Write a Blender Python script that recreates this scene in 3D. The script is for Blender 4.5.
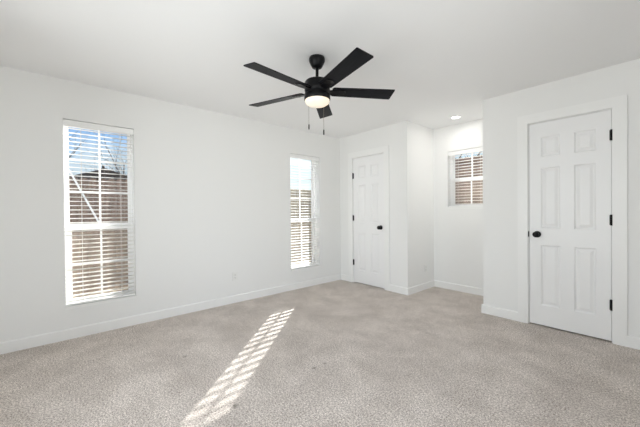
import bpy, bmesh, math, random
from mathutils import Vector, Matrix

scene = bpy.context.scene
for o in list(bpy.data.objects):
    bpy.data.objects.remove(o)
C = scene.collection

# ------------------------------------------------------------------ camera
CAM = Vector((3.6849, -3.6745, 1.1861))
YAW, PITCH, ROLL, FPX = 0.85430, -0.00791, -0.00828, 299.72
_f = Vector((-math.sin(YAW) * math.cos(PITCH), math.cos(YAW) * math.cos(PITCH), math.sin(PITCH)))
_r = Vector((math.cos(YAW), math.sin(YAW), 0))
_u = _r.cross(_f)
_c, _s = math.cos(ROLL), math.sin(ROLL)
_r, _u = _r * _c + _u * _s, _u * _c - _r * _s
cd = bpy.data.cameras.new('camera')
cd.sensor_width = 36.0
cd.sensor_fit = 'HORIZONTAL'
cd.lens = 36.0 * FPX / 640.0
cd.clip_start = 0.02
cd.clip_end = 300
cam = bpy.data.objects.new('camera', cd)
C.objects.link(cam)
m = Matrix.Identity(4)
for i in range(3):
    m[i][0], m[i][1], m[i][2], m[i][3] = _r[i], _u[i], -_f[i], CAM[i]
cam.matrix_world = m
scene.camera = cam

# ------------------------------------------------------------------ colour management
scene.view_settings.view_transform = 'Standard'
scene.view_settings.look = 'None'
scene.view_settings.exposure = 0.0
scene.view_settings.gamma = 1.0
scene.view_settings.use_curve_mapping = False
scene.cycles.use_denoising = True
scene.cycles.max_bounces = 12
scene.cycles.diffuse_bounces = 8
scene.cycles.transparent_max_bounces = 16
scene.cycles.sample_clamp_indirect = 4.0

# ------------------------------------------------------------------ sky and sun
SUN_DIR = Vector((0.668, -0.744, -0.320)).normalized()     # the way sunlight travels
SUN_STRENGTH = 24.0
SKY_STRENGTH = 0.12
world = bpy.data.worlds.new('sky')
scene.world = world
world.use_nodes = True
wt = world.node_tree
wt.nodes.clear()
wout = wt.nodes.new('ShaderNodeOutputWorld')
wbg = wt.nodes.new('ShaderNodeBackground')
sky = wt.nodes.new('ShaderNodeTexSky')
sky.sky_type = 'NISHITA'
sky.sun_disc = False
sky.sun_elevation = math.radians(16.6)
sky.sun_rotation = math.atan2(-0.668, 0.744)
sky.air_density = 1.0
sky.dust_density = 1.0
wbg.inputs['Strength'].default_value = SKY_STRENGTH
wmul = wt.nodes.new('ShaderNodeMix')
wmul.data_type = 'RGBA'
wmul.blend_type = 'MULTIPLY'
wmul.inputs['Factor'].default_value = 1.0
wmul.inputs['B'].default_value = (0.56, 0.86, 1.32, 1)
wt.links.new(sky.outputs['Color'], wmul.inputs['A'])
# thin white haze towards the horizon and a few faint clouds
wtc = wt.nodes.new('ShaderNodeTexCoord')
wsep = wt.nodes.new('ShaderNodeSeparateXYZ')
wt.links.new(wtc.outputs['Generated'], wsep.inputs['Vector'])
wn = wt.nodes.new('ShaderNodeTexNoise')
wn.inputs['Scale'].default_value = 4.5
wn.inputs['Detail'].default_value = 5.0
wt.links.new(wtc.outputs['Generated'], wn.inputs['Vector'])
wadd = wt.nodes.new('ShaderNodeMath')
wadd.operation = 'MULTIPLY_ADD'
wadd.inputs[1].default_value = -0.30
wt.links.new(wn.outputs['Fac'], wadd.inputs[0])
wt.links.new(wsep.outputs['Z'], wadd.inputs[2])
wrp = wt.nodes.new('ShaderNodeValToRGB')
wrp.color_ramp.elements[0].position = 0.0
wrp.color_ramp.elements[0].color = (0.85, 0.85, 0.85, 1)
wrp.color_ramp.elements[1].position = 0.09
wrp.color_ramp.elements[1].color = (0, 0, 0, 1)
wt.links.new(wadd.outputs['Value'], wrp.inputs['Fac'])
whz = wt.nodes.new('ShaderNodeMix')
whz.data_type = 'RGBA'
whz.inputs['B'].default_value = (5.8, 6.6, 7.3, 1)
wt.links.new(wrp.outputs['Color'], whz.inputs['Factor'])
wt.links.new(wmul.outputs['Result'], whz.inputs['A'])
wt.links.new(whz.outputs['Result'], wbg.inputs['Color'])
wt.links.new(wbg.outputs['Background'], wout.inputs['Surface'])

sd = bpy.data.lights.new('sun', 'SUN')
sd.energy = SUN_STRENGTH
sd.angle = math.radians(0.62)
sd.color = (1.0, 0.98, 0.96)
sun = bpy.data.objects.new('sun', sd)
C.objects.link(sun)
sun.rotation_euler = SUN_DIR.to_track_quat('-Z', 'Y').to_euler()
sun.location = (-4, 6, 6)


def area(name, loc, direction, sx, sy, power, color=(1, 1, 1)):
    d = bpy.data.lights.new(name, 'AREA')
    d.shape = 'RECTANGLE'
    d.size, d.size_y = sx, sy
    d.energy = power
    d.color = color
    o = bpy.data.objects.new(name, d)
    C.objects.link(o)
    o.location = loc
    o.rotation_euler = Vector(direction).to_track_quat('-Z', 'Y').to_euler()
    return o


# added fill lamps outside two made-up windows, unseen behind and beside the camera
DOWNLIGHT_POWER = 2.0
REAR_POWER, SIDE_POWER = 58.0, 36.0
area('fill_rear', (2.30, -4.76, 1.25), (0, 1, 0.22), 2.1, 1.7, REAR_POWER, (0.955, 0.98, 1.0))
area('fill_side', (4.76, -3.00, 1.25), (-1, 0, 0.12), 1.9, 1.7, SIDE_POWER, (0.955, 0.98, 1.0))

# ------------------------------------------------------------------ helpers: materials


def mat(name, color, rough=0.5, metal=0.0, spec=0.5, emit=None, estr=0.0):
    M = bpy.data.materials.new(name)
    M.use_nodes = True
    b = M.node_tree.nodes['Principled BSDF']
    b.inputs['Base Color'].default_value = (*color, 1)
    b.inputs['Roughness'].default_value = rough
    b.inputs['Metallic'].default_value = metal
    b.inputs['Specular IOR Level'].default_value = spec
    if emit:
        b.inputs['Emission Color'].default_value = (*emit, 1)
        b.inputs['Emission Strength'].default_value = estr
    return M


def noise_bump(M, scale, strength, dist=0.002, detail=3.0):
    t = M.node_tree
    b = t.nodes['Principled BSDF']
    tc = t.nodes.new('ShaderNodeTexCoord')
    n = t.nodes.new('ShaderNodeTexNoise')
    n.inputs['Scale'].default_value = scale
    n.inputs['Detail'].default_value = detail
    bp = t.nodes.new('ShaderNodeBump')
    bp.inputs['Strength'].default_value = strength
    bp.inputs['Distance'].default_value = dist
    t.links.new(tc.outputs['Object'], n.inputs['Vector'])
    t.links.new(n.outputs['Fac'], bp.inputs['Height'])
    t.links.new(bp.outputs['Normal'], b.inputs['Normal'])
    return M


def noise_color(M, c1, c2, scale=(1, 1, 1), nscale=8.0, detail=5.0, lo=0.3, hi=0.7):
    t = M.node_tree
    b = t.nodes['Principled BSDF']
    tc = t.nodes.new('ShaderNodeTexCoord')
    mp = t.nodes.new('ShaderNodeMapping')
    mp.inputs['Scale'].default_value = scale
    n = t.nodes.new('ShaderNodeTexNoise')
    n.inputs['Scale'].default_value = nscale
    n.inputs['Detail'].default_value = detail
    r = t.nodes.new('ShaderNodeValToRGB')
    r.color_ramp.elements[0].position = lo
    r.color_ramp.elements[0].color = (*c1, 1)
    r.color_ramp.elements[1].position = hi
    r.color_ramp.elements[1].color = (*c2, 1)
    t.links.new(tc.outputs['Object'], mp.inputs['Vector'])
    t.links.new(mp.outputs['Vector'], n.inputs['Vector'])
    t.links.new(n.outputs['Fac'], r.inputs['Fac'])
    t.links.new(r.outputs['Color'], b.inputs['Base Color'])
    return M


WALL = noise_bump(mat('wall_paint', (0.84, 0.84, 0.83), 0.6, spec=0.3), 160, 0.08)
CEIL = noise_bump(mat('ceiling_paint', (0.88, 0.88, 0.88), 0.8, spec=0.2), 120, 0.10)
TRIM = mat('trim_paint', (0.87, 0.87, 0.86), 0.35)
DOOR = mat('door_paint', (0.86, 0.86, 0.86), 0.35)
VINYL = mat('white_vinyl', (0.90, 0.90, 0.90), 0.35)
SLAT = mat('blind_slat_white', (0.90, 0.90, 0.89), 0.4)
def translucent_slat():
    M = bpy.data.materials.new('white_vinyl_slat')
    M.use_nodes = True
    t = M.node_tree
    b = t.nodes['Principled BSDF']
    b.inputs['Base Color'].default_value = (0.90, 0.90, 0.89, 1)
    b.inputs['Roughness'].default_value = 0.4
    tl = t.nodes.new('ShaderNodeBsdfTranslucent')
    tl.inputs['Color'].default_value = (0.92, 0.91, 0.88, 1)
    mix = t.nodes.new('ShaderNodeMixShader')
    mix.inputs['Fac'].default_value = 0.42
    t.links.new(b.outputs['BSDF'], mix.inputs[1])
    t.links.new(tl.outputs['BSDF'], mix.inputs[2])
    t.links.new(mix.outputs['Shader'], t.nodes['Material Output'].inputs['Surface'])
    return M


THIN_SLAT = translucent_slat()
CORD = mat('blind_cord', (0.80, 0.79, 0.76), 0.8)
BLACK = mat('black_metal', (0.006, 0.006, 0.007), 0.32, spec=0.16)
BLADE = noise_color(mat('black_blade_wood', (0.015, 0.014, 0.014), 0.42, spec=0.09),
                    (0.005, 0.005, 0.006), (0.011, 0.011, 0.014), (2, 30, 30), 6)
CHAIN = mat('chain_metal', (0.25, 0.23, 0.20), 0.35, metal=1.0)
PLATE = mat('outlet_plastic', (0.82, 0.82, 0.80), 0.4)
SLOT = mat('outlet_slot', (0.05, 0.05, 0.05), 0.6)
LENS = mat('lit_frosted_lens', (0.75, 0.72, 0.66), 0.5, emit=(1.0, 0.80, 0.55), estr=0.52)
DOWN = mat('lit_downlight_lens', (0.9, 0.9, 0.88), 0.5, emit=(1.0, 0.96, 0.9), estr=14.0)


def glass_material():
    M = bpy.data.materials.new('window_glass')
    M.use_nodes = True
    t = M.node_tree
    t.nodes.clear()
    out = t.nodes.new('ShaderNodeOutputMaterial')
    mix = t.nodes.new('ShaderNodeMixShader')
    tr = t.nodes.new('ShaderNodeBsdfTransparent')
    tr.inputs['Color'].default_value = (0.96, 0.98, 0.97, 1)
    gl = t.nodes.new('ShaderNodeBsdfGlossy')
    gl.inputs['Roughness'].default_value = 0.02
    lw = t.nodes.new('ShaderNodeFresnel')
    lw.inputs['IOR'].default_value = 1.25
    t.links.new(lw.outputs['Fac'], mix.inputs['Fac'])
    t.links.new(tr.outputs['BSDF'], mix.inputs[1])
    t.links.new(gl.outputs['BSDF'], mix.inputs[2])
    t.links.new(mix.outputs['Shader'], out.inputs['Surface'])
    return M


def screen_material():
    M = bpy.data.materials.new('insect_screen_mesh')
    M.use_nodes = True
    t = M.node_tree
    t.nodes.clear()
    out = t.nodes.new('ShaderNodeOutputMaterial')
    mix = t.nodes.new('ShaderNodeMixShader')
    mix.inputs['Fac'].default_value = 0.20
    tr = t.nodes.new('ShaderNodeBsdfTransparent')
    df = t.nodes.new('ShaderNodeBsdfDiffuse')
    df.inputs['Color'].default_value = (0.62, 0.50, 0.40, 1)
    t.links.new(tr.outputs['BSDF'], mix.inputs[1])
    t.links.new(df.outputs['BSDF'], mix.inputs[2])
    t.links.new(mix.outputs['Shader'], out.inputs['Surface'])
    return M


GLASS = glass_material()
SCREEN = screen_material()


def carpet_material():
    M = bpy.data.materials.new('beige_cut_pile_carpet')
    M.use_nodes = True
    t = M.node_tree
    b = t.nodes['Principled BSDF']
    b.inputs['Roughness'].default_value = 0.95
    b.inputs['Specular IOR Level'].default_value = 0.05
    tc = t.nodes.new('ShaderNodeTexCoord')

    def noise(scale, detail, rough=0.5, mscale=(1, 1, 1), dist=0.0, rot=0.0):
        mp = t.nodes.new('ShaderNodeMapping')
        mp.inputs['Scale'].default_value = mscale
        mp.inputs['Rotation'].default_value = (0, 0, rot)
        n = t.nodes.new('ShaderNodeTexNoise')
        n.inputs['Scale'].default_value = scale
        n.inputs['Detail'].default_value = detail
        n.inputs['Roughness'].default_value = rough
        n.inputs['Distortion'].default_value = dist
        t.links.new(tc.outputs['Object'], mp.inputs['Vector'])
        t.links.new(mp.outputs['Vector'], n.inputs['Vector'])
        return n.outputs['Fac']

    def ramp(src, stops):
        r = t.nodes.new('ShaderNodeValToRGB')
        e = r.color_ramp.elements
        while len(e) < len(stops):
            e.new(0.5)
        for k, (p, c) in enumerate(stops):
            e[k].position = p
            e[k].color = (*c, 1)
        t.links.new(src, r.inputs['Fac'])
        return r.outputs['Color']

    fine = ramp(noise(95, 5, 1.0), [(0.435, CARPET_DARK), (0.50, CARPET_MID), (0.565, CARPET_LIGHT)])
    # tufts flattened one way or the other in broad patches and vacuum strokes
    patch = ramp(noise(3.2, 8, 0.72, (1.0, 1.0, 1.0), 0.3), [(0.38, (0.88, 0.87, 0.86)), (0.62, (1.10, 1.10, 1.10))])
    lanes = ramp(noise(3.0, 2, 0.5, (0.25, 1.3, 1.0), 0.2, 0.5), [(0.35, (0.97, 0.97, 0.97)), (0.65, (1.03, 1.03, 1.03))])
    m1 = t.nodes.new('ShaderNodeMix')
    m1.data_type = 'RGBA'
    m1.blend_type = 'MULTIPLY'
    m1.inputs['Factor'].default_value = 1.0
    t.links.new(fine, m1.inputs['A'])
    t.links.new(patch, m1.inputs['B'])
    m2 = t.nodes.new('ShaderNodeMix')
    m2.data_type = 'RGBA'
    m2.blend_type = 'MULTIPLY'
    m2.inputs['Factor'].default_value = 1.0
    t.links.new(m1.outputs['Result'], m2.inputs['A'])
    t.links.new(lanes, m2.inputs['B'])
    # a few small dents left by furniture feet, their shade painted in as dark spots
    geo = t.nodes.new('ShaderNodeNewGeometry')
    col = m2.outputs['Result']
    for dx, dy, rad in CARPET_DENT_SHADE:
        vd = t.nodes.new('ShaderNodeVectorMath')
        vd.operation = 'DISTANCE'
        vd.inputs[1].default_value = (dx, dy, 0)
        t.links.new(geo.outputs['Position'], vd.inputs[0])
        mr = t.nodes.new('ShaderNodeMapRange')
        mr.inputs['From Min'].default_value = rad * 0.4
        mr.inputs['From Max'].default_value = rad
        mr.inputs['To Min'].default_value = 0.6
        mr.inputs['To Max'].default_value = 0.0
        t.links.new(vd.outputs['Value'], mr.inputs['Value'])
        mk = t.nodes.new('ShaderNodeMix')
        mk.data_type = 'RGBA'
        mk.inputs['B'].default_value = (0.16, 0.14, 0.12, 1)
        t.links.new(mr.outputs['Result'], mk.inputs['Factor'])
        t.links.new(col, mk.inputs['A'])
        col = mk.outputs['Result']
    t.links.new(col, b.inputs['Base Color'])
    bp = t.nodes.new('ShaderNodeBump')
    bp.inputs['Strength'].default_value = 0.35
    bp.inputs['Distance'].default_value = 0.010
    t.links.new(noise(150, 3, 0.7), bp.inputs['Height'])
    t.links.new(bp.outputs['Normal'], b.inputs['Normal'])
    return M


CARPET_DARK, CARPET_MID, CARPET_LIGHT = (0.25, 0.219, 0.196), (0.565, 0.505, 0.462), (0.93, 0.865, 0.81)
CARPET_DENT_SHADE = [(1.098, -2.906, 0.022), (1.946, -2.233, 0.022), (1.952, -2.127, 0.020), (1.964, -2.877, 0.024), (1.012, -2.068, 0.020), (1.035, -2.196, 0.020)]
CARPET = carpet_material()
FENCE = noise_color(mat('weathered_fence_wood', (0.3, 0.2, 0.15), 0.85, spec=0.1),
                    (0.15, 0.108, 0.085), (0.30, 0.22, 0.175), (9, 9, 0.7), 3, 6)
GLARE_WOOD = noise_color(mat('glare_paled_fence_wood', (0.5, 0.42, 0.32), 0.8, spec=0.1),
                      (0.40, 0.34, 0.25), (0.60, 0.53, 0.41), (9, 9, 0.7), 3, 6)  # fence wood lightened: window glare put into its colour
BROWN = noise_color(mat('old_brown_boards', (0.2, 0.14, 0.11), 0.85, spec=0.1),
                    (0.17, 0.122, 0.097), (0.33, 0.245, 0.20), (0.7, 9, 9), 3, 6)
GROUND = noise_color(mat('dry_grass_ground', (0.3, 0.25, 0.16), 0.95, spec=0.05),
                     (0.32, 0.27, 0.18), (0.52, 0.45, 0.32), (1, 1, 1), 4, 8)
BARK = noise_color(mat('bark', (0.1, 0.075, 0.06), 0.9, spec=0.1),
                   (0.06, 0.048, 0.04), (0.14, 0.11, 0.09), (6, 6, 1), 5, 4)
ROOF = noise_color(mat('dark_shingle', (0.06, 0.055, 0.06), 0.9, spec=0.1),
                   (0.075, 0.068, 0.066), (0.14, 0.125, 0.12), (4, 4, 4), 8, 4)
SIDING = noise_color(mat('tan_siding', (0.4, 0.33, 0.27), 0.8, spec=0.1),
                     (0.36, 0.29, 0.23), (0.44, 0.36, 0.29), (1, 1, 12), 4, 2)
PALEWOOD = mat('white_painted_pole', (0.85, 0.85, 0.84), 0.5)

# ------------------------------------------------------------------ helpers: meshes and objects


class MB:
    """collects shapes for ONE mesh object"""

    def __init__(self):
        self.bm = bmesh.new()

    def box(self, x0, x1, y0, y1, z0, z1):
        return self.obox((x0, y0, z0), (x1 - x0, 0, 0), (0, y1 - y0, 0), (0, 0, z1 - z0))

    def obox(self, o, a, b, c):
        o, a, b, c = Vector(o), Vector(a), Vector(b), Vector(c)
        v = [self.bm.verts.new(o + a * i + b * j + c * k) for i, j, k in
             ((0, 0, 0), (1, 0, 0), (1, 1, 0), (0, 1, 0), (0, 0, 1), (1, 0, 1), (1, 1, 1), (0, 1, 1))]
        for f in ((0, 3, 2, 1), (4, 5, 6, 7), (0, 1, 5, 4), (1, 2, 6, 5), (2, 3, 7, 6), (3, 0, 4, 7)):
            self.bm.faces.new([v[i] for i in f])
        return self

    def quad(self, *pts):
        self.bm.faces.new([self.bm.verts.new(p) for p in pts])
        return self

    def lathe(self, prof, n=32, center=(0, 0, 0), axis='Z', smooth=True):
        c = Vector(center)
        rings = []
        for r, z in prof:
            if r < 1e-6:
                rings.append([self.bm.verts.new(c + self._ax(0, 0, z, axis))])
            else:
                rings.append([self.bm.verts.new(c + self._ax(r * math.cos(2 * math.pi * k / n), r * math.sin(2 * math.pi * k / n), z, axis)) for k in range(n)])
        for a, b in zip(rings, rings[1:]):
            for k in range(n):
                k2 = (k + 1) % n
                if len(a) == 1 and len(b) == 1:
                    continue
                if len(a) == 1:
                    f = self.bm.faces.new((a[0], b[k], b[k2]))
                elif len(b) == 1:
                    f = self.bm.faces.new((a[k], b[0], a[k2]))
                else:
                    f = self.bm.faces.new((a[k], b[k], b[k2], a[k2]))
                f.smooth = smooth
        return self

    @staticmethod
    def _ax(x, y, z, axis):
        return Vector((x, y, z)) if axis == 'Z' else (Vector((x, z, y)) if axis == 'Y' else Vector((z, x, y)))

    def tube(self, pts, radii, n=6, smooth=True):
        pts = [Vector(p) for p in pts]
        rings = []
        for i, p in enumerate(pts):
            d = (pts[min(i + 1, len(pts) - 1)] - pts[max(i - 1, 0)]).normalized()
            a = d.orthogonal().normalized()
            if rings:
                a = (prev - d * prev.dot(d)).normalized()
            prev = a
            b = d.cross(a)
            r = radii[i] if isinstance(radii, (list, tuple)) else radii
            rings.append([self.bm.verts.new(p + (a * math.cos(2 * math.pi * k / n) + b * math.sin(2 * math.pi * k / n)) * r) for k in range(n)])
        for A, B in zip(rings, rings[1:]):
            for k in range(n):
                f = self.bm.faces.new((A[k], A[(k + 1) % n], B[(k + 1) % n], B[k]))
                f.smooth = smooth
        self.bm.faces.new(rings[0][::-1])
        self.bm.faces.new(rings[-1])
        return self

    def bevel(self, w, seg=2):
        es = [e for e in self.bm.edges if e.is_manifold and e.calc_face_angle(0) > 0.6]
        bmesh.ops.bevel(self.bm, geom=es, offset=w, segments=seg, affect='EDGES', profile=0.5)
        return self

    def build(self, name, material, parent=None, loc=None):
        bmesh.ops.remove_doubles(self.bm, verts=self.bm.verts, dist=1e-6)
        bmesh.ops.recalc_face_normals(self.bm, faces=self.bm.faces)
        me = bpy.data.meshes.new(name)
        self.bm.to_mesh(me)
        self.bm.free()
        me.materials.append(material)
        o = bpy.data.objects.new(name, me)
        C.objects.link(o)
        if parent:
            o.parent = parent
        if loc:
            o.location = loc
        return o


def tag(o, label=None, cat=None, group=None, kind=None):
    if label:
        o['label'] = label
    if cat:
        o['category'] = cat
    if group:
        o['group'] = group
    if kind:
        o['kind'] = kind
    return o


def empty(name, loc=(0, 0, 0), rz=0.0):
    o = bpy.data.objects.new(name, None)
    o.empty_display_size = 0.1
    C.objects.link(o)
    o.location = loc
    o.rotation_euler = (0, 0, rz)
    return o


def copy_tree(o, parent=None):
    c = o.copy()
    C.objects.link(c)
    if parent:
        c.parent = parent
    for ch in list(o.children):
        copy_tree(ch, c)
    return c


def struct(o, label, cat):
    return tag(o, label, cat, kind='structure')


def wall(name, axis, p0, p1, a0, a1, z0, z1, holes, material, label):
    """a wall slab: normal along axis, thickness p0..p1, length a0..a1, with real openings (a0,a1,z0,z1)"""
    A = sorted({a0, a1, *[h[0] for h in holes], *[h[1] for h in holes]})
    Z = sorted({z0, z1, *[h[2] for h in holes], *[h[3] for h in holes]})
    solid = {}
    for i in range(len(A) - 1):
        for j in range(len(Z) - 1):
            am, zm = (A[i] + A[i + 1]) / 2, (Z[j] + Z[j + 1]) / 2
            solid[i, j] = not any(h[0] < am < h[1] and h[2] < zm < h[3] for h in holes)
    mb = MB()
    P = (lambda p, a, z: (p, a, z)) if axis == 'X' else (lambda p, a, z: (a, p, z))
    for (i, j), s in solid.items():
        if not s:
            continue
        b0, b1, c0, c1 = A[i], A[i + 1], Z[j], Z[j + 1]
        for p in (p0, p1):
            mb.quad(P(p, b0, c0), P(p, b1, c0), P(p, b1, c1), P(p, b0, c1))
        if not solid.get((i - 1, j)):
            mb.quad(P(p0, b0, c0), P(p1, b0, c0), P(p1, b0, c1), P(p0, b0, c1))
        if not solid.get((i + 1, j)):
            mb.quad(P(p0, b1, c0), P(p1, b1, c0), P(p1, b1, c1), P(p0, b1, c1))
        if not solid.get((i, j - 1)):
            mb.quad(P(p0, b0, c0), P(p0, b1, c0), P(p1, b1, c0), P(p1, b0, c0))
        if not solid.get((i, j + 1)):
            mb.quad(P(p0, b0, c1), P(p0, b1, c1), P(p1, b1, c1), P(p1, b0, c1))
    return struct(mb.build(name, material), label, 'wall')


# ------------------------------------------------------------------ room shell
H = 2.44
XR, YR = 4.45, -4.45           # walls behind the camera
X1, X2 = 1.326, 2.318          # the alcove between the two closets
YB = 0.728                     # back of the alcove
T = 0.22
W1 = (-3.637, -3.066, 0.280, 2.072)
W2 = (-1.048, -0.470, 0.280, 2.060)
W3 = (1.552, 2.140, 1.200, 2.057)
W4 = (1.20, 3.40, 0.40, 2.10)  # this opening and the next are added for the fill lamps
W5 = (-4.00, -2.00, 0.40, 2.10)
D1 = (0.306, 0.930, 2.045)     # clear door leaf: x0, x1, top
D2 = (2.766, 3.379, 2.060)
JG = 0.021                     # jamb board plus gap

struct(MB().box(-T, XR + T, YR - T, YB + T, -0.06, 0).build('floor', CARPET), 'beige speckled cut pile carpet covering the whole room', 'floor')
struct(MB().box(-T, XR + T, YR - T, YB + T, H, H + 0.08).build('ceiling', CEIL), 'flat white ceiling above the fan', 'ceiling')
wall('wall_left', 'X', -T, 0, YR - T, YB + T, 0, H, [W1, W2], WALL, 'long white left wall with two tall narrow windows')
wall('wall_back', 'Y', YB, YB + T, 0, XR + T, 0, H, [W3], WALL, 'white back wall of the alcove with the small window')
wall('wall_closet', 'Y', 0, 0.11, 0, X1, 0, H, [(D1[0] - JG, D1[1] + JG, 0, D1[2] + JG)], WALL, 'white wall holding the far narrow door in the corner')
wall('wall_alcove_left', 'X', X1 - 0.11, X1, 0.11, YB, 0, H, [], WALL, 'bright white side wall of the alcove with an outlet')
wall('wall_entry', 'Y', 0, 0.11, X2, XR, 0, H, [(D2[0] - JG, D2[1] + JG, 0, D2[2] + JG)], WALL, 'white wall on the right holding the near door')
wall('wall_alcove_right', 'X', X2, X2 + 0.11, 0.11, YB, 0, H, [], WALL, 'white side wall of the alcove hidden behind the near corner')
wall('wall_right', 'X', XR, XR + T, YR - T, YB, 0, H, [W5], WALL, 'white wall to the right of the camera')
wall('wall_rear', 'Y', YR - T, YR, 0, XR, 0, H, [W4], WALL, 'white wall behind the camera with an added opening for fill light')

# baseboards
BH, BT = 0.098, 0.016


def baseboard(name, pieces, label):
    mb = MB()
    for axis, p, sgn, a0, a1 in pieces:
        q = p + sgn * BT
        q2 = p + sgn * BT * 0.55
        P = (lambda pp, a, z: (pp, a, z)) if axis == 'X' else (lambda pp, a, z: (a, pp, z))
        sec = [(p, 0), (q, 0), (q, BH - 0.008), (q2, BH), (p, BH)]
        A = [mb.bm.verts.new(P(s, a0, z)) for s, z in sec]
        B = [mb.bm.verts.new(P(s, a1, z)) for s, z in sec]
        for k in range(5):
            mb.bm.faces.new((A[k], A[(k + 1) % 5], B[(k + 1) % 5], B[k]))
        mb.bm.faces.new(A[::-1])
        mb.bm.faces.new(B)
    return struct(mb.build(name, TRIM), label, 'baseboard')


CW = 0.090                     # door casing width
baseboard('baseboard_left', [('X', 0, 1, YR, 0)], 'long white baseboard under the two tall windows')
baseboard('baseboard_closet', [('Y', 0, -1, BT, D1[0] - JG - CW + 0.015), ('Y', 0, -1, D1[1] + JG + CW - 0.015, X1 + BT)], 'short white baseboards either side of the far door')
baseboard('baseboard_alcove_left', [('X', X1, 1, 0, YB)], 'white baseboard along the left side of the alcove')
baseboard('baseboard_back', [('Y', YB, -1, X1 + BT, X2 - BT)], 'white baseboard under the small alcove window')
baseboard('baseboard_alcove_right', [('X', X2, -1, 0, YB)], 'white baseboard along the hidden right side of the alcove')
baseboard('baseboard_entry', [('Y', 0, -1, X2 - BT, D2[0] - JG - CW + 0.015), ('Y', 0, -1, D2[1] + JG + CW - 0.015, XR)], 'white baseboards either side of the near door')
baseboard('baseboard_right', [('X', XR, -1, YR, -BT)], 'white baseboard right of the camera')
baseboard('baseboard_rear', [('Y', YR, 1, BT, XR - BT)], 'white baseboard behind the camera')

# ------------------------------------------------------------------ doors


def door_casing(name, D, label):
    x0, x1, zt = D
    g = 0.003
    mb = MB()
    # jamb boards lining the opening and the stop the leaf closes against
    j0, j1, jt = x0 - JG, x1 + JG, zt + JG
    mb.box(j0, x0 - g, 0.0, 0.11, 0, zt + g)
    mb.box(x1 + g, j1, 0.0, 0.11, 0, zt + g)
    mb.box(j0, j1, 0.0, 0.11, zt + g, jt)
    mb.box(x0 - g, x0 + 0.012, 0.044, 0.060, 0, zt)
    mb.box(x1 - 0.012, x1 + g, 0.044, 0.060, 0, zt)
    mb.box(x0 - g, x1 + g, 0.044, 0.060, zt - 0.012, zt + g)
    r = 0.009                  # reveal
    ci0, ci1, ct = x0 - r, x1 + r, zt + r
    mb.box(ci0 - CW, ci0, -0.018, 0.0, 0, ct)
    mb.box(ci1, ci1 + CW, -0.018, 0.0, 0, ct)
    mb.box(ci0 - CW, ci1 + CW, -0.018, 0.0, ct, ct + CW)
    return struct(mb.build(name, TRIM), label, 'door casing')


def door_leaf(name, D, hinge_left, hinge_z, knob_z, label):
    x0, x1, zt = D
    w = x1 - x0
    z0 = 0.013
    root = empty(name, (x0, 0.006, 0))
    struct(root, label, 'door')
    mb = MB()
    # panel layout: two columns, three rows
    px = [0.100, w / 2 - 0.052, w / 2 + 0.052, w - 0.100]
    pz = [0.215, 0.825, 0.995, 1.605, 1.715, 1.915]
    xs = [0, px[0], px[1], px[2], px[3], w]
    zs = [z0] + pz + [zt]
    for i in range(5):
        for j in range(7):
            a0, a1, b0, b1 = xs[i], xs[i + 1], zs[j], zs[j + 1]
            if i in (1, 3) and j in (1, 3, 5):
                rings = []
                for ins, dep in ((0, 0), (0.012, 0.009), (0.020, 0.009), (0.044, 0.002)):
                    rings.append([mb.bm.verts.new(v) for v in ((a0 + ins, dep, b0 + ins), (a1 - ins, dep, b0 + ins), (a1 - ins, dep, b1 - ins), (a0 + ins, dep, b1 - ins))])
                for A, B in zip(rings, rings[1:]):
                    for k in range(4):
                        mb.bm.faces.new((A[k], A[(k + 1) % 4], B[(k + 1) % 4], B[k]))
                mb.bm.faces.new(rings[-1])
            else:
                mb.quad((a0, 0, b0), (a1, 0, b0), (a1, 0, b1), (a0, 0, b1))
    th = 0.035
    mb.quad((0, th, z0), (w, th, z0), (w, th, zt), (0, th, zt))
    for j in range(7):
        for x in (0, w):
            if j == 0:
                mb.quad((x, 0, z0), (x, th, z0), (x, th, zt), (x, 0, zt))
    mb.quad((0, 0, z0), (w, 0, z0), (w, th, z0), (0, th, z0))
    mb.quad((0, 0, zt), (w, 0, zt), (w, th, zt), (0, th, zt))
    mb.build('leaf', DOOR, root)
    kx = w - 0.068 if hinge_left else 0.068
    k = MB()
    k.lathe([(0, 0), (0.033, 0), (0.033, -0.006), (0.028, -0.010), (0.014, -0.012), (0.012, -0.030), (0.018, -0.036),
             (0.0275, -0.044), (0.0295, -0.054), (0.0265, -0.063), (0.017, -0.069), (0, -0.071)], 28, (kx, 0, knob_z), 'Y')
    tag(k.build('knob', BLACK, root), 'round black door knob')
    for hz in hinge_z:
        hx = -0.0015 if hinge_left else w + 0.0015
        h = MB()
        h.box(hx - 0.013, hx + 0.013, -0.0062, 0.0, hz - 0.044, hz + 0.044)
        h.lathe([(0, -0.048), (0.008, -0.048), (0.008, 0.048), (0, 0.048)], 12, (hx, -0.0115, hz))
        tag(h.build('hinge', BLACK, root), 'black butt hinge')
    if not hinge_left:
        s = MB()
        s.box(-0.012, -0.0005, -0.0075, -0.004, knob_z - 0.028, knob_z + 0.028)
        tag(s.build('strike_plate', BLACK, root), 'small black latch plate')
    return root


door_casing('trim_1', D1, 'flat white casing round the far narrow door')
door_casing('trim_2', D2, 'flat white casing round the near door at right')
door_leaf('door_1', D1, True, (1.762, 1.068, 0.338), 0.930, 'white six panel door in the far corner, black hinges on its left')
door_leaf('door_2', D2, False, (1.835, 1.086, 0.334), 0.932, 'near white six panel door at right, black hinges on its right')

# ------------------------------------------------------------------ windows
# built in a local frame: u along the wall (0..w), d = depth outward from the inner wall face, z up


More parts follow.
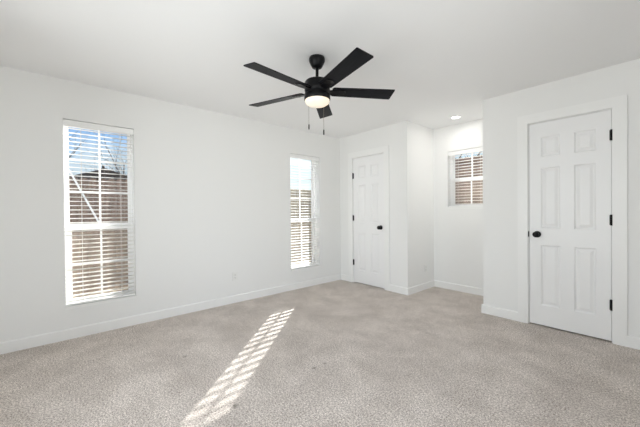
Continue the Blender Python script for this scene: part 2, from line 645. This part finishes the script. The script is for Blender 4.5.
def window(name, axis, face, sgn, u0, u1, z0, z1, label, rows_top=3, rows_low=2, zmeet=None, cols=2, screen=True, flip=False):
    """axis: wall normal axis; face: inner wall face coordinate; sgn: outward direction"""
    if axis == 'X':
        P = lambda u, d, z: (face + sgn * d, u, z)
    else:
        P = lambda u, d, z: (u, face + sgn * d, z)
    root = empty(name, P((u0 + u1) / 2, 0.11, z0))
    struct(root, label, 'window')
    inv = Vector(root.location)

    def bx(mb, ua, ub, da, db, za, zb):
        o = Vector(P(ua, da, za)) - inv
        mb.obox(o, Vector(P(ub, da, za)) - inv - o, Vector(P(ua, db, za)) - inv - o, (0, 0, zb - za))

    def frame(name_, ua, ub, da, db, za, zb, sl, sr, rb, rt, par):
        mb = MB()
        bx(mb, ua, ua + sl, da, db, za, zb)
        bx(mb, ub - sr, ub, da, db, za, zb)
        bx(mb, ua + sl, ub - sr, da, db, za, za + rb)
        bx(mb, ua + sl, ub - sr, da, db, zb - rt, zb)
        return mb.build(name_, VINYL, par)

    if zmeet is None:
        zmeet = z0 + 0.42 * (z1 - z0)
    fr = 0.014
    frame('frame', u0, u1, 0.095, 0.185, z0, z1, fr, fr, fr, fr, root)
    st = 0.027
    a, b = u0 + fr, u1 - fr
    # upper sash sits outside, lower sash inside
    up = frame('upper_sash', a, b, 0.140, 0.164, zmeet - 0.022, z1 - fr, st, st, 0.050, 0.024, root)
    lo = frame('lower_sash', a, b, 0.108, 0.132, z0 + fr, zmeet + 0.012, 0.041, 0.037, 0.056, 0.046, root)

    def grid(par, ua, ub, d, za, zb, rows, name_):
        mb = MB()
        for c in range(1, cols):
            u = ua + (ub - ua) * c / cols
            bx(mb, u - 0.0085, u + 0.0085, d - 0.006, d + 0.006, za, zb)
        for r in range(1, rows):
            z = za + (zb - za) * r / rows
            for c in range(cols):
                s0 = ua + (ub - ua) * c / cols + (0.0085 if c else 0)
                s1 = ua + (ub - ua) * (c + 1) / cols - (0.0085 if c < cols - 1 else 0)
                bx(mb, s0, s1, d - 0.006, d + 0.006, z - 0.0085, z + 0.0085)
        if mb.bm.faces:
            mb.build('muntin', VINYL, par)
        else:
            mb.bm.free()
        g = MB()
        g.quad(*[Vector(P(u, d + 0.008, z)) - inv for u, z in ((ua, za), (ub, za), (ub, zb), (ua, zb))])
        g.build('glass_pane', GLASS, par)

    grid(up, a + st, b - st, 0.152, zmeet + 0.028, z1 - fr - 0.024, rows_top, 'upper')
    grid(lo, a + 0.041, b - 0.037, 0.120, z0 + fr + 0.056, zmeet - 0.034, rows_low, 'lower')
    if screen:
        g = MB()
        g.quad(*[Vector(P(u, 0.172, z)) - inv for u, z in ((a, z0 + fr), (b, z0 + fr), (b, zmeet + 0.01), (a, zmeet + 0.01))])
        tag(g.build('insect_screen', SCREEN, root), 'thin grey insect screen')
    # sill board lying in the opening
    mb = MB()
    bx(mb, u0 + 0.001, u1 - 0.001, -0.006, 0.095, z0, z0 + 0.026)
    mb.build('sill', TRIM, root)
    return root


window('window_1', 'X', 0, -1, *W1, 'tall white double hung window in the left wall, nearer the camera', zmeet=1.052)
window('window_2', 'X', 0, -1, *W2, 'tall white double hung window in the left wall near the far corner', zmeet=1.048)
window('window_3', 'Y', YB, 1, *W3, 'small white double hung window in the alcove', rows_top=1, rows_low=1, zmeet=1.640)
window('fill_window_rear', 'Y', YR, -1, *W4, 'added wide window behind the camera, letting in fill light', screen=False, cols=3, rows_top=1, rows_low=1)
window('fill_window_side', 'X', XR, 1, *W5, 'added wide window right of the camera, letting in fill light', screen=False, cols=2, rows_top=1, rows_low=1)

# ------------------------------------------------------------------ blinds


def blind(axis, face, sgn, u0, u1, z0, z1, label):
    if axis == 'X':
        P = lambda u, d, z: (face + sgn * d, u, z)
    else:
        P = lambda u, d, z: (u, face + sgn * d, z)
    root = empty('window_blind', P((u0 + u1) / 2, 0.04, z0 + 0.026))
    tag(root, label, 'blind', 'white slatted blinds in the windows')
    inv = Vector(root.location)
    V = lambda u, d, z: Vector(P(u, d, z)) - inv
    a, b = u0 + 0.006, u1 - 0.006

    def bx(mb, ua, ub, da, db, za, zb):
        o = V(ua, da, za)
        mb.obox(o, V(ub, da, za) - o, V(ua, db, za) - o, (0, 0, zb - za))

    top = z1 - 0.006
    mb = MB()
    bx(mb, a, b, 0.014, 0.066, top - 0.045, top)          # steel channel
    bx(mb, a - 0.003, b + 0.003, 0.004, 0.012, top - 0.054, top)   # valance
    mb.bevel(0.002, 1)
    mb.build('headrail', SLAT, root)
    zb = z0 + 0.026
    mb = MB()
    bx(mb, a, b, 0.012, 0.062, zb + 0.006, zb + 0.022)
    mb.bevel(0.003, 2)
    mb.build('bottom_rail', SLAT, root)
    lo, hi = zb + 0.022 + 0.030, top - 0.068
    n = round((hi - lo) / 0.0415)
    pitch = (hi - lo) / n
    mb = MB()
    tilt = -0.05
    for k in range(n + 1):
        z = lo + k * pitch
        # a slat: shallow crown across its 50 mm depth
        ring = []
        for u in (a + 0.002, b - 0.002):
            sec = []
            for q in range(5):
                s = q / 4 - 0.5
                sec.append(V(u, 0.038 + 0.050 * s, z + 0.0015 - 0.006 * s * s * 2 - tilt * 0.050 * s))
            for q in range(4, -1, -1):
                s = q / 4 - 0.5
                sec.append(V(u, 0.038 + 0.050 * s, z - 0.0015 - 0.006 * s * s * 2 - tilt * 0.050 * s))
            ring.append([mb.bm.verts.new(v) for v in sec])
        A, B = ring
        for q in range(10):
            mb.bm.faces.new((A[q], A[(q + 1) % 10], B[(q + 1) % 10], B[q]))
        mb.bm.faces.new(A[::-1])
        mb.bm.faces.new(B)
    mb.build('slats', THIN_SLAT, root)
    for fr_ in (0.23, 0.79):
        u = u0 + (u1 - u0) * fr_
        mb = MB()
        for d in (0.0115, 0.0645):
            mb.tube([V(u, d, zb + 0.012), V(u, d, top - 0.05)], 0.0014, 5)
        mb.build('ladder_cord', CORD, root)
    return root


blind('X', 0, -1, *W1, 'white slatted blind lowered open over the tall nearer left window')
blind('X', 0, -1, *W2, 'white slatted blind lowered open over the tall window by the far corner')
blind('Y', YB, 1, *W3, 'white slatted blind lowered open over the small alcove window')

# ------------------------------------------------------------------ outlets


def outlet(axis, face, sgn, u, z, label):
    root = empty('wall_outlet', (face, u, z) if axis == 'X' else (u, face, z))
    tag(root, label, 'outlet', 'wall outlets')
    s = sgn
    mb = MB().box(min(0, s * 0.005), max(0, s * 0.005), -0.035, 0.035, -0.057, 0.057)
    mb.bevel(0.002, 2)
    mb.build('cover_plate', PLATE, root)
    for dz in (-0.020, 0.020):
        r = MB().box(*sorted((s * 0.0045, s * 0.0075)), -0.017, 0.017, dz - 0.014, dz + 0.014).bevel(0.004, 2).build('receptacle', PLATE, root)
        mb = MB()
        for dy in (-0.0065, 0.0065):
            mb.box(*sorted((s * 0.007, s * 0.0078)), dy - 0.0012, dy + 0.0012, dz - 0.002, dz + 0.007)
        mb.box(*sorted((s * 0.007, s * 0.0078)), -0.0022, 0.0022, dz - 0.010, dz - 0.006)
        tag(mb.build('slots', SLOT, r), 'dark plug slots')
    return root


outlet('X', 0, 1, -1.948, 0.345, 'white wall outlet low on the long left wall between the tall windows')
outlet('X', X1, 1, 0.477, 0.312, 'white wall outlet low on the alcove side wall')

# ------------------------------------------------------------------ recessed ceiling light
dl = empty('recessed_ceiling_light', (1.833, 0.381, H))
tag(dl, 'small round lit recessed light in the ceiling over the alcove', 'ceiling light')
MB().lathe([(0.050, 0.0), (0.070, 0.0), (0.069, -0.005), (0.052, -0.007), (0.050, -0.004), (0.050, 0.0)], 36).build('trim_ring', VINYL, dl)
MB().lathe([(0, -0.003), (0.0495, -0.003), (0.0495, 0), (0, 0)], 36).build('lens', DOWN, dl)
ld = bpy.data.lights.new('downlight_lamp', 'AREA')
ld.shape = 'DISK'
ld.size = 0.09
ld.energy = DOWNLIGHT_POWER
ld.color = (1.0, 0.97, 0.94)
lo_ = bpy.data.objects.new('downlight_lamp', ld)
C.objects.link(lo_)
lo_.parent = dl
lo_.location = (0, 0, -0.012)

# ------------------------------------------------------------------ ceiling fan
FX, FY = 1.818, -2.068
fan = empty('ceiling_fan', (FX, FY, H))
tag(fan, 'black five blade ceiling fan with a round lit lamp and two pull chains', 'ceiling fan')
zz = lambda z: z - H
MB().lathe([(0, 0), (0.062, 0), (0.065, -0.012), (0.064, -0.030), (0.057, -0.048), (0.047, -0.066), (0.040, -0.080), (0.026, -0.085), (0, -0.085)], 40).build('canopy', BLACK, fan)
MB().lathe([(0, -0.05), (0.0125, -0.05), (0.0125, -0.205), (0, -0.205)], 20).build('downrod', BLACK, fan)
MB().lathe([(0, -0.165), (0.022, -0.165), (0.026, -0.175), (0.026, -0.192), (0, -0.192)], 24).build('rod_collar', BLACK, fan)
mh = MB().lathe([(0, zz(2.252)), (0.078, zz(2.252)), (0.094, zz(2.247)), (0.102, zz(2.236)), (0.104, zz(2.180)), (0.104, zz(2.172)),
                 (0.100, zz(2.168)), (0.100, zz(2.140)), (0, zz(2.140))], 48).build('motor_housing', BLACK, fan)
MB().lathe([(0, zz(2.140)), (0.104, zz(2.140)), (0.106, zz(2.135)), (0.107, zz(2.098)), (0.103, zz(2.093)), (0.096, zz(2.093)), (0.096, zz(2.110)), (0, zz(2.110))], 48).build('light_housing', BLACK, fan)
MB().lathe([(0, zz(2.098)), (0.0955, zz(2.098)), (0.1005, zz(2.092)), (0.100, zz(2.083)), (0.092, zz(2.068)), (0.075, zz(2.056)), (0.050, zz(2.048)), (0.025, zz(2.0445)), (0, zz(2.0435))], 48).build('lamp_lens', LENS, fan)

BZ = zz(2.168)


def make_blade():
    r0, r1 = 0.122, 0.652
    w0, w1 = 0.056, 0.068
    th = 0.006
    mb = MB()
    out = [(r0, -w0 + 0.012), (r0 + 0.012, -w0), (r1 - 0.006, -w1), (r1, -w1 + 0.006),
           (r1 + 0.000, w1 - 0.006), (r1 - 0.006, w1), (r0 + 0.012, w0), (r0, w0 - 0.012)]
    top = [mb.bm.verts.new((x, y, th / 2)) for x, y in out]
    bot = [mb.bm.verts.new((x, y, -th / 2)) for x, y in out]
    mb.bm.faces.new(top)
    mb.bm.faces.new(bot[::-1])
    for k in range(8):
        k2 = (k + 1) % 8
        mb.bm.faces.new((top[k], bot[k], bot[k2], top[k2]))
    bl = mb.build('blade', BLADE)
    ib = MB()
    # blade iron: neck from the motor, a fork plate under the blade and three screws
    ib.obox((0.085, -0.030, -0.010), (0.075, 0, 0), (0, 0.060, 0), (0, 0, 0.006))
    pts = [(0.150, -0.020), (0.170, -0.040), (0.225, -0.030), (0.240, 0.0), (0.225, 0.030), (0.170, 0.040), (0.150, 0.020)]
    A = [ib.bm.verts.new((x, y, -0.0035)) for x, y in pts]
    B = [ib.bm.verts.new((x, y, -0.0085)) for x, y in pts]
    ib.bm.faces.new(A)
    ib.bm.faces.new(B[::-1])
    for k in range(7):
        k2 = (k + 1) % 7
        ib.bm.faces.new((A[k], B[k], B[k2], A[k2]))
    for x, y in ((0.180, -0.026), (0.180, 0.026), (0.222, 0.0)):
        ib.lathe([(0, -0.0115), (0.004, -0.0112), (0.005, -0.0085), (0, -0.0085)], 10, (x, y, 0))
    ib.build('blade_iron', BLACK, bl)
    return bl


blade0 = make_blade()
for k in range(5):
    b = blade0 if k == 0 else copy_tree(blade0)
    b.parent = fan
    b.location = (0, 0, BZ)
    ang = math.radians(131.3 + 72 * k)
    # pitch: the counter-clockwise edge hangs lower
    b.matrix_local = Matrix.Translation((0, 0, BZ)) @ Matrix.Rotation(math.radians(-1.4), 4, Vector((-math.sin(math.radians(20)), math.cos(math.radians(20)), 0))) @ Matrix.Rotation(ang, 4, 'Z') @ Matrix.Rotation(math.radians(-12), 4, 'X')

fwd = Vector((-math.sin(YAW), math.cos(YAW), 0))
rgt = Vector((math.cos(YAW), math.sin(YAW), 0))
for off_r, off_f, zt, zb in ((-0.073, 0.088, 2.115, 1.881), (0.053, 0.094, 2.115, 1.835)):
    p = rgt * off_r + fwd * off_f
    mb = MB()
    z = zt
    mb.tube([(p.x, p.y, zz(zt)), (p.x, p.y, zz(zb + 0.045))], 0.0012, 6)
    while z > zb + 0.045:
        mb.lathe([(0, -0.0018), (0.0018, 0), (0, 0.0018)], 6, (p.x, p.y, zz(z)))
        z -= 0.006
    ch = tag(mb.build('pull_chain', CHAIN, fan), 'thin beaded pull chain')
    MB().lathe([(0, 0.045), (0.003, 0.045), (0.0055, 0.036), (0.0055, 0.008), (0.004, 0.0), (0, 0.0)], 14, (p.x, p.y, zz(zb))).build('chain_fob', BLACK, ch)

# ------------------------------------------------------------------ outside
GZ = -0.35
struct(MB().box(-60, 40, -30, 60, GZ - 0.2, GZ).build('ground', GROUND), 'dry tan yard outside the windows', 'ground')


def fence(name, p0, p1, height, label, board, nposts, cat='fence', brace=None):
    """vertical board fence from p0 to p1 (posts and rails on the far side)"""
    p0, p1 = Vector((*p0, GZ)), Vector((*p1, GZ))
    d = (p1 - p0)
    L = d.length
    root = empty(name, p0, math.atan2(d.y, d.x))
    tag(root, label, cat)
    rnd = random.Random(int(L * 100))
    mb = MB()
    x = 0.0
    while x < L:
        w = 0.138
        h = height + rnd.uniform(-0.012, 0.012)
        y = rnd.uniform(-0.003, 0.003)
        a = [mb.bm.verts.new((x + q, y, z)) for q, z in ((0, 0.03), (w, 0.03), (w, h - 0.03), (w - 0.03, h), (0.03, h), (0, h - 0.03))]
        b = [mb.bm.verts.new((v.co.x, y + 0.018, v.co.z)) for v in a]
        mb.bm.faces.new(a)
        mb.bm.faces.new(b[::-1])
        for k in range(6):
            k2 = (k + 1) % 6
            mb.bm.faces.new((a[k], b[k], b[k2], a[k2]))
        x += w + 0.006
    mb.build('board_panel', board, root)
    for z in (0.25, height * 0.52, height - 0.25):
        MB().box(0, L, 0.021, 0.060, z - 0.045, z + 0.045).build('rail', board, root)
    for k in range(nposts):
        x = 0.05 + (L - 0.1) * k / (nposts - 1)
        MB().box(x - 0.045, x + 0.045, 0.060, 0.150, 0, height - 0.04).build('post', board, root)
    return root


fence('board_fence', (-3.5, -9.0), (-3.5, 0.7), 2.20, 'weathered brown board fence seen through the tall window nearer the camera', FENCE, 6)
fence('board_fence', (-3.5, 0.85), (-3.5, 7.5), 2.20, 'board fence seen through the tall window by the corner, glare painted into its colour', GLARE_WOOD, 4)
fence('dark_board_fence', (5.0, 3.3), (-0.9, 3.3), 2.74, 'dark brown board fence seen through the small alcove window', BROWN, 4)

# white brace board nailed slantwise across the fence outside the nearer tall window
pa, pb = Vector((-3.5, -3.05, 0.90)), Vector((-3.5, -3.53, 1.99))
wi = bpy.data.objects['board_fence']
la, lb = (Vector((p.y + 9.0, 0, p.z - GZ)) for p in (pa, pb))
dv = (lb - la).normalized()
nv = Vector((-dv.z, 0, dv.x)) * 0.032
mb = MB()
mb.obox(la - nv / 2 + Vector((0, -0.024, 0)), lb - la, nv, Vector((0, 0.022, 0)))
tag(mb.build('brace', PALEWOOD, wi), 'white slanting brace board')


def tree(loc, height, seed, label, spread=0.62, levels=4, bark=None):
    rnd = random.Random(seed)
    mb = MB()

    def grow(p, d, length, r, lv):
        n = 4
        pts, rad = [p.copy()], [r]
        q = p.copy()
        dd = d.copy()
        for i in range(n):
            dd = (dd + Vector((rnd.uniform(-1, 1), rnd.uniform(-1, 1), rnd.uniform(-0.5, 0.8))) * 0.13).normalized()
            q = q + dd * length / n
            pts.append(q.copy())
            rad.append(r * (1 - 0.62 * (i + 1) / n))
        mb.tube(pts, rad, 6 if lv < 2 else 4)
        if lv >= levels:
            return
        kids = (5, 5, 4, 4)[min(lv, 3)]
        for k in range(kids):
            i = rnd.choice((2, 3, 4)) if lv == 0 else rnd.choice((1, 2, 3, 4))
            az = rnd.uniform(0, 2 * math.pi)
            o = dd.orthogonal().normalized()
            o = Matrix.Rotation(az, 3, dd) @ o
            nd = (dd * (1 - spread * 0.6) + o * spread + Vector((0, 0, 0.15))).normalized()
            grow(pts[i], nd, length * rnd.uniform(0.5, 0.72), rad[i] * 0.62, lv + 1)

    grow(Vector((0, 0, -0.1)), Vector((0, 0, 1)), height * 0.48, height * 0.016, 0)
    o = mb.build('bare_tree', bark or BARK, None, (loc[0], loc[1], GZ))
    tag(o, label, 'tree', 'bare trees beyond the fences')
    return o


HAZE_BARK = noise_color(mat('haze_tinted_bark', (0.3, 0.27, 0.25), 0.9, spec=0.1),
                   (0.22, 0.20, 0.185), (0.36, 0.33, 0.31), (1, 1, 1), 3, 4)  # paler bark for far trees, distance haze put into the colour
tree((-9.2, -3.35), 6.2, 21, 'bare tree beyond the fence behind the left half of the nearer tall window', levels=3)
tree((-13.0, -1.7), 6.4, 5, 'bare tree beyond the fence behind the right half of the nearer tall window')
tree((-38.0, -3.4), 8.4, 8, 'far bare tree, paled with painted haze, left of the gable roof in the nearer tall window', bark=HAZE_BARK)
tree((-40.0, 1.6), 8.8, 9, 'far bare tree, paled with painted haze, right of the gable roof in the nearer tall window', bark=HAZE_BARK)
tree((-26.0, 15.5), 6.0, 11, 'bare tree beyond the fence seen through the tall window by the corner')
tree((-2.0, 8.0), 6.6, 14, 'bare tree above the dark fence seen through the small alcove window')

# neighbour's low house beyond the fence
hs = empty('neighbour_house', (-27, -1.0, GZ))
tag(hs, 'low far house whose dark gable roof peeks over the board fence', 'house')
MB().box(-5, 3, -4.6, 4.6, 0, 3.2).build('house_wall', SIDING, hs)
rf = MB()
sec = [(-5.2, 3.05), (0, 4.85), (5.2, 3.05)]
A = [rf.bm.verts.new((-5.4, y, z)) for y, z in sec]
B = [rf.bm.verts.new((3.4, y, z)) for y, z in sec]
rf.bm.faces.new(A)
rf.bm.faces.new(B[::-1])
for k in range(3):
    rf.bm.faces.new((A[k], A[(k + 1) % 3], B[(k + 1) % 3], B[k]))
rf.build('house_roof', ROOF, hs)

up = empty('utility_pole', (-20.0, -1.5, GZ))
tag(up, 'thin dark utility pole beyond the fence in the nearer tall window', 'pole')
MB().lathe([(0, 0), (0.09, 0), (0.06, 4.62), (0, 4.62)], 12).build('pole', BARK, up)
MB().box(-0.04, 0.04, -0.24, 0.24, 4.34, 4.40).build('crossarm', BARK, up)
